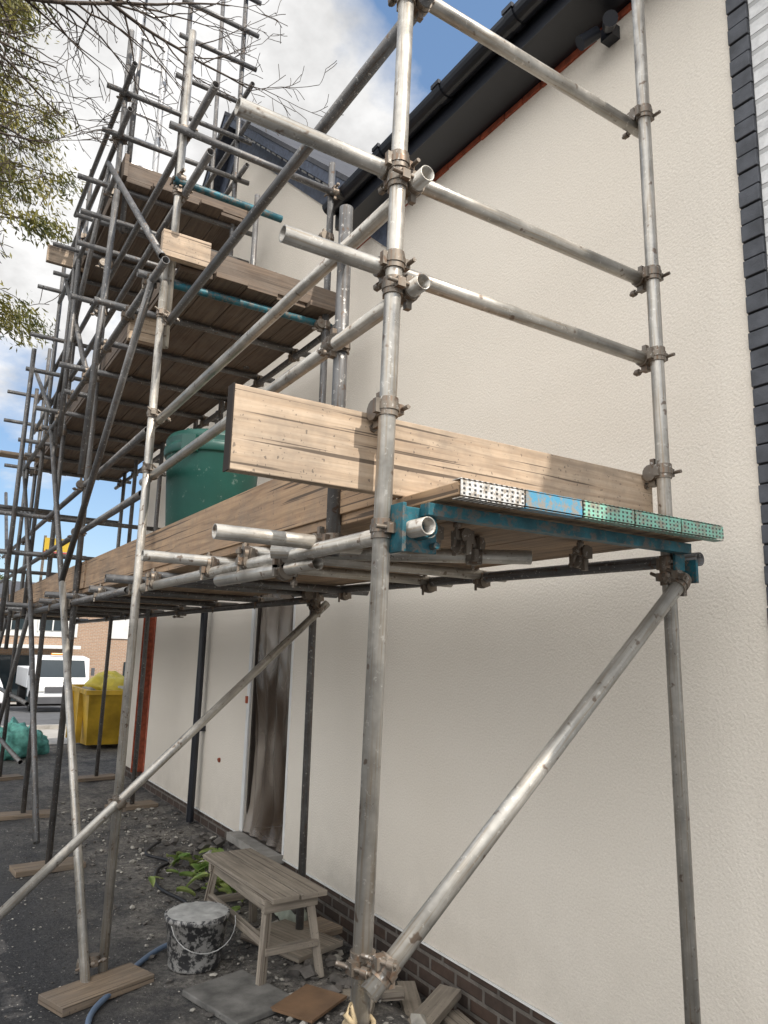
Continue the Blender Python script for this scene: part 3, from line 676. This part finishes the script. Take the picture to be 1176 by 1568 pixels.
# ------------------------------------------------------------------ distant houses
M_obr=brick('buff_orange_brick',(.38,.235,.15),(.44,.28,.18),(.44,.4,.34)); M_clad=simple('white_cladding',(.6,.6,.58),.7,0,.08,2)
for hi,(hx,w) in enumerate(((-14,11),(.5,12),(14.5,11),(28,11))):
    h=empty('terraced_house'); yb=41; zb=gz(0,yb)
    b=MB(); b.box((hx+w/2,yb+4,zb+2.6),(w,8,5.2)); b.make('brick_walls',[M_obr],h)
    b=MB(); b.box((hx+w*.3,yb-.03,zb+3.9),(w*.52,.08,1.3)); b.box((hx+w*.84,yb-.03,zb+3.9),(w*.3,.08,1.3)); b.make('cladding',[M_clad],h)
    b=MB()
    for xx in (.14,.3,.46,.84): b.box((hx+w*xx,yb-.09,zb+4.0),(1.3,.06,.9))
    b.box((hx+w*.3,yb-.04,zb+1.2),(w*.45,.1,2.2)); b.box((hx+w*.84,yb-.04,zb+1.5),(1.8,.1,1.1)); b.make('windows_and_garage',[M_glass],h)
    b=MB()
    for xx in (.14,.3,.46,.84):
        b.box((hx+w*xx,yb-.13,zb+4.0),(.06,.05,.9))
        for s_ in (-.67,.67): b.box((hx+w*xx+s_,yb-.13,zb+4.0),(.07,.05,1.0))
    b.box((hx+w*.3,yb-1.0,zb+2.75),(w*.5,2.1,.16)); b.box((hx+w*.84,yb-.1,zb+1.5),(.08,.05,1.1)); b.box((hx+w*.84,yb-.12,zb+.92),(2.0,.12,.06)); b.make('frames_and_porch',[M_clad],h)
    b=MB(); x0,x1,ya,yc,z0,z1=hx-.2,hx+w+.2,yb-.4,yb+8.4,zb+5.2,zb+6.2
    b.face([(x0,ya,z0),(x1,ya,z0),(x1,(ya+yc)/2,z1),(x0,(ya+yc)/2,z1)]); b.face([(x0,yc,z0),(x1,yc,z0),(x1,(ya+yc)/2,z1),(x0,(ya+yc)/2,z1)][::-1])
    b.face([(x0+.2,ya,z0),(x0+.2,(ya+yc)/2,z1),(x0+.2,yc,z0)]); b.face([(x1-.2,ya,z0),(x1-.2,(ya+yc)/2,z1),(x1-.2,yc,z0)]); b.box(((x0+x1)/2,ya,z0-.08),(x1-x0,.1,.2))
    b.make('pitched_roof',[M_rooft],h)
b=MB()
y=-3.
while y<18:
    b.box((-6.6,y+.07,gz(-6.6,y)+.9),(.02,.135,1.8)); y+=.14
for z in (.3,1.5): b.box((-6.57,7.5,z),(.05,21,.08))
b.make('timber_fence',[M_wgrey])
# ------------------------------------------------------------------ trees
M_bark=simple('bark',(.085,.065,.05),.9,0,.35,20,.5)
random.seed(21)
b=MB()
def branch(p,d,L,r,depth,droop=-.012):
    n=max(4,int(L/.13)); pts=[V(p)];rd=[r]; dd=V(d).normalized(); kids=[]
    wb=.05 if depth==1 else .11
    for i in range(n):
        dd=(dd+V((random.gauss(0,wb),random.gauss(0,wb),random.gauss(0,wb)+ (.0 if depth<2 else droop)))).normalized()
        pts.append(pts[-1]+dd*L/n); rd.append(max(.0034,r*(1-.8*(i+1)/n)))
        if depth<4 and i>(n*.25 if depth==1 else 0) and random.random()<(.85 if depth==1 else .6): kids.append((pts[-1].copy(),dd.copy(),rd[-1],1-(i/n)))
    b.poly(pts,rd,5 if depth<2 else 3)
    for (q,e,rr,rem) in kids:
        s_=e.orthogonal().normalized(); s_.rotate(Matrix.Rotation(random.uniform(0,6.28),3,e))
        nd=(e*random.uniform(.6,1)+s_*random.uniform(.5,.9)).normalized()
        branch(q,nd,max(.15,L*random.uniform(.22,.42)*(.5+.5*rem)),rr*.65,depth+1)
trunk=smooth([(-2.6,5.6,-.1),(-2.55,5.7,1.5),(-2.4,5.7,3.2),(-2.35,5.8,5.0),(-2.2,5.9,6.8),(-2.3,6.0,9.5)],6)
b.poly(trunk,[.16-.13*i/len(trunk) for i in range(len(trunk))],10)
for (z,tx,ty,tz,r) in ((5.3,.88,6.5,6.3,.034),(6.2,1.66,6.2,7.2,.038),(6.6,2.35,6.2,7.45,.04),(6.0,.45,6.5,6.9,.032),(6.3,1.2,6.3,6.85,.034),(6.8,.7,6.3,7.2,.032),(4.6,.2,6.5,5.3,.028),(5.0,.35,6.4,5.9,.028),(7.2,1.5,6.3,7.9,.032),(3.7,.05,6.6,4.6,.024),(6.5,.9,6.0,7.0,.03)):
    p=V((-2.32,5.8,z)); t=V((tx,ty,tz)); branch(p,(t-p)+V((0,0,.1)),(t-p).length,r,1)
for k in range(5):
    a=random.uniform(1.8,4.6); branch((-2.35,5.8,random.uniform(4,8)),(math.cos(a),math.sin(a),.7),2.5,.035,2)
b.make('bare_tree',[M_bark])
M_con=leafmat('conifer_foliage',(.055,.075,.018),(.27,.23,.045),.25,1.6)
def conifer(name,cx,cy,z0,z1,rad,nclump,nl,size,seed,lm=M_con,rmin=.15,crs=(.35,.75)):
    random.seed(seed); e=empty(name); b=MB()
    b.poly([(cx,cy,gz(cx,cy)-.1),(cx+.1,cy,z0),(cx,cy,(z0+z1)/2),(cx,cy,z1)],[.28,.22,.14,.03],9)
    cl=[]
    for k in range(nclump):
        t=random.random(); z=z0+(z1-z0)*t; rr=rad*(.45+.55*math.sin(math.pi*min(1,t*.8+.25)))*math.sqrt(random.uniform(rmin,1))
        a=random.uniform(0,6.28); q=V((cx+rr*math.cos(a),cy+rr*math.sin(a),z)); cl.append((q,a))
        b.poly([(cx,cy,z-.5),V((cx,cy,z-.3)).lerp(q,.5)+V((0,0,.1)),q],[.05,.03,.01],4)
    b.make('trunk_and_limbs',[M_bark],e)
    b=MB()
    for q,a in cl:
        out=V((math.cos(a),math.sin(a),0)); cr=random.uniform(*crs)
        for i in range(nl):
            o=V((random.gauss(0,1),random.gauss(0,1),random.gauss(0,.55)))*cr*.5; p=q+o-Z*abs(o.dot(out))*.4
            d=(out*.5+V((random.gauss(0,.5),random.gauss(0,.5),-.7+random.gauss(0,.5)))).normalized(); s_=d.cross(V((random.gauss(0,1),random.gauss(0,1),random.gauss(0,1)))).normalized()
            L=size*random.uniform(.6,1.5); w=L*.12
            b.raw([p,p+d*L*.5+s_*w,p+d*L,p+d*L*.5-s_*w],[(0,1,2,3)],0,False)
    b.make('foliage',[lm],e)
conifer('conifer_tree',-2.0,13.2,6.8,15.5,3.4,240,330,.11,5,rmin=.3,crs=(.3,.6))
M_far=leafmat('tree_foliage',(.05,.075,.02),(.12,.14,.04),.2,2)
for i,(x,y,h,r) in enumerate(((-4,33,7,2.6),(2.0,55,10,4),(-12,52,12,5),(14,60,9,4))):
    conifer('broadleaf_tree' ,x,y,gz(0,y)+1.5,gz(0,y)+h,r,60,110,.32,40+i,M_far)
b=MB(); b.box((1.9,13.3,3.3),(.42,.03,.22),None,0); b.box((1.9,13.28,3.14),(.42,.03,.08),None,1); b.box((1.7,13.35,2.8),(.04,.04,1.3),None,2); b.make('yellow_red_board',[simple('yellow_panel',(.55,.38,.03),.5,0,.05,5),simple('red_panel',(.4,.04,.03),.5,0,.05,5),M_coup])  # board on post standing in for an unidentified yellow and red object
# ------------------------------------------------------------------ light, sky, camera
S=V((.135,-.694,.707)).normalized()
el=math.asin(S.z); az=math.atan2(S.x,S.y)
sun=bpy.data.lights.new('sun','SUN'); sun.energy=4.5; sun.angle=math.radians(.5); sun.color=(1,.93,.84)
so=bpy.data.objects.new('sun',sun); scene.collection.objects.link(so); so.rotation_euler=S.to_track_quat('Z','Y').to_euler()
w=bpy.data.worlds.new('World'); scene.world=w; w.use_nodes=True; nt=w.node_tree; bg=nt.nodes['Background']
sky=nt.nodes.new('ShaderNodeTexSky'); sky.sky_type='NISHITA'; sky.sun_disc=False; sky.sun_elevation=el; sky.sun_rotation=az; sky.air_density=1.1; sky.dust_density=.6; sky.ozone_density=1.5
tc=nt.nodes.new('ShaderNodeTexCoord'); sp=nt.nodes.new('ShaderNodeSeparateXYZ'); nt.links.new(tc.outputs['Generated'],sp.inputs[0])
def Mth(op,a,b_=None): return Mx(nt,op,a,b_)
zz=Mth('ADD',Mth('MAXIMUM',sp.outputs[2],0.),.35)
cb=nt.nodes.new('ShaderNodeCombineXYZ'); nt.links.new(Mth('DIVIDE',sp.outputs[0],zz),cb.inputs[0]); nt.links.new(Mth('DIVIDE',sp.outputs[1],zz),cb.inputs[1])
n1=noise(nt,cb.outputs[0],1.6,8,.58); n2=noise(nt,cb.outputs[0],4.0,6,.6)
def blob(d,c0,c1):
    d=V(d).normalized(); vm=nt.nodes.new('ShaderNodeVectorMath'); vm.operation='DOT_PRODUCT'; nt.links.new(tc.outputs['Generated'],vm.inputs[0]); vm.inputs[1].default_value=d
    m_=nt.nodes.new('ShaderNodeMapRange'); m_.interpolation_type='SMOOTHSTEP'; m_.inputs[1].default_value=c0; m_.inputs[2].default_value=c1; nt.links.new(vm.outputs['Value'],m_.inputs[0]); return m_.outputs[0]
cov=Mth('ADD',n1,Mth('MULTIPLY',blob((.42,.98,.80),.965,.997),.24))
cov=Mth('ADD',cov,Mth('MULTIPLY',blob((.1,1.17,.6),.95,.99),.16))
cov=Mth('ADD',cov,Mth('MULTIPLY',blob((-.8,-.4,.5),.5,.95),.2))  # keeps cloud outside the view where the added wall fill sits
cov=Mth('SUBTRACT',cov,Mth('MULTIPLY',blob((.60,.80,.95),.972,.996),.22))
cov=Mth('SUBTRACT',cov,Mth('MULTIPLY',blob((.16,1.2,.2),.97,.998),.15))
mask=ramp(nt,cov,[(.46,0.),(.58,1.)])
sh=ramp(nt,n2,[(.42,1.),(.68,.58)])
wall_fill_glow=Mth('ADD',1.,Mth('MULTIPLY',blob((-.8,-.45,.55),.35,.95),1.7))  # extra brightness added to unseen cloud to fill the shaded wall
cc=nt.nodes.new('ShaderNodeVectorMath'); cc.operation='SCALE'; cc.inputs[0].default_value=(7.3,7.25,7.2); nt.links.new(Mth('MULTIPLY',sh,wall_fill_glow),cc.inputs['Scale'])
skyc=mix(nt,.35,sky.outputs[0],(2.0,3.6,6.4))
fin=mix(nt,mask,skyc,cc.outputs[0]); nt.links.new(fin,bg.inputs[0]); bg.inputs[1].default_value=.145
cam=bpy.data.cameras.new('camera'); co=bpy.data.objects.new('camera',cam); scene.collection.objects.link(co); scene.camera=co
cam.sensor_fit='VERTICAL'; cam.sensor_height=36; cam.sensor_width=27; cam.lens=36*1132/1568; cam.clip_end=3000; cam.clip_start=.05
a,p_,ro=math.radians(32),math.radians(10.7),math.radians(1.6)
f=V((math.sin(a)*math.cos(p_),math.cos(a)*math.cos(p_),math.sin(p_))); r0=V((math.cos(a),-math.sin(a),0)); u0=r0.cross(f)
r=r0*math.cos(ro)+u0*math.sin(ro); u=u0*math.cos(ro)-r0*math.sin(ro)
co.matrix_world=Matrix(((r.x,u.x,-f.x,0),(r.y,u.y,-f.y,0),(r.z,u.z,-f.z,1.7),(0,0,0,1)))
scene.view_settings.view_transform='Standard'; scene.view_settings.look='None'; scene.view_settings.exposure=0
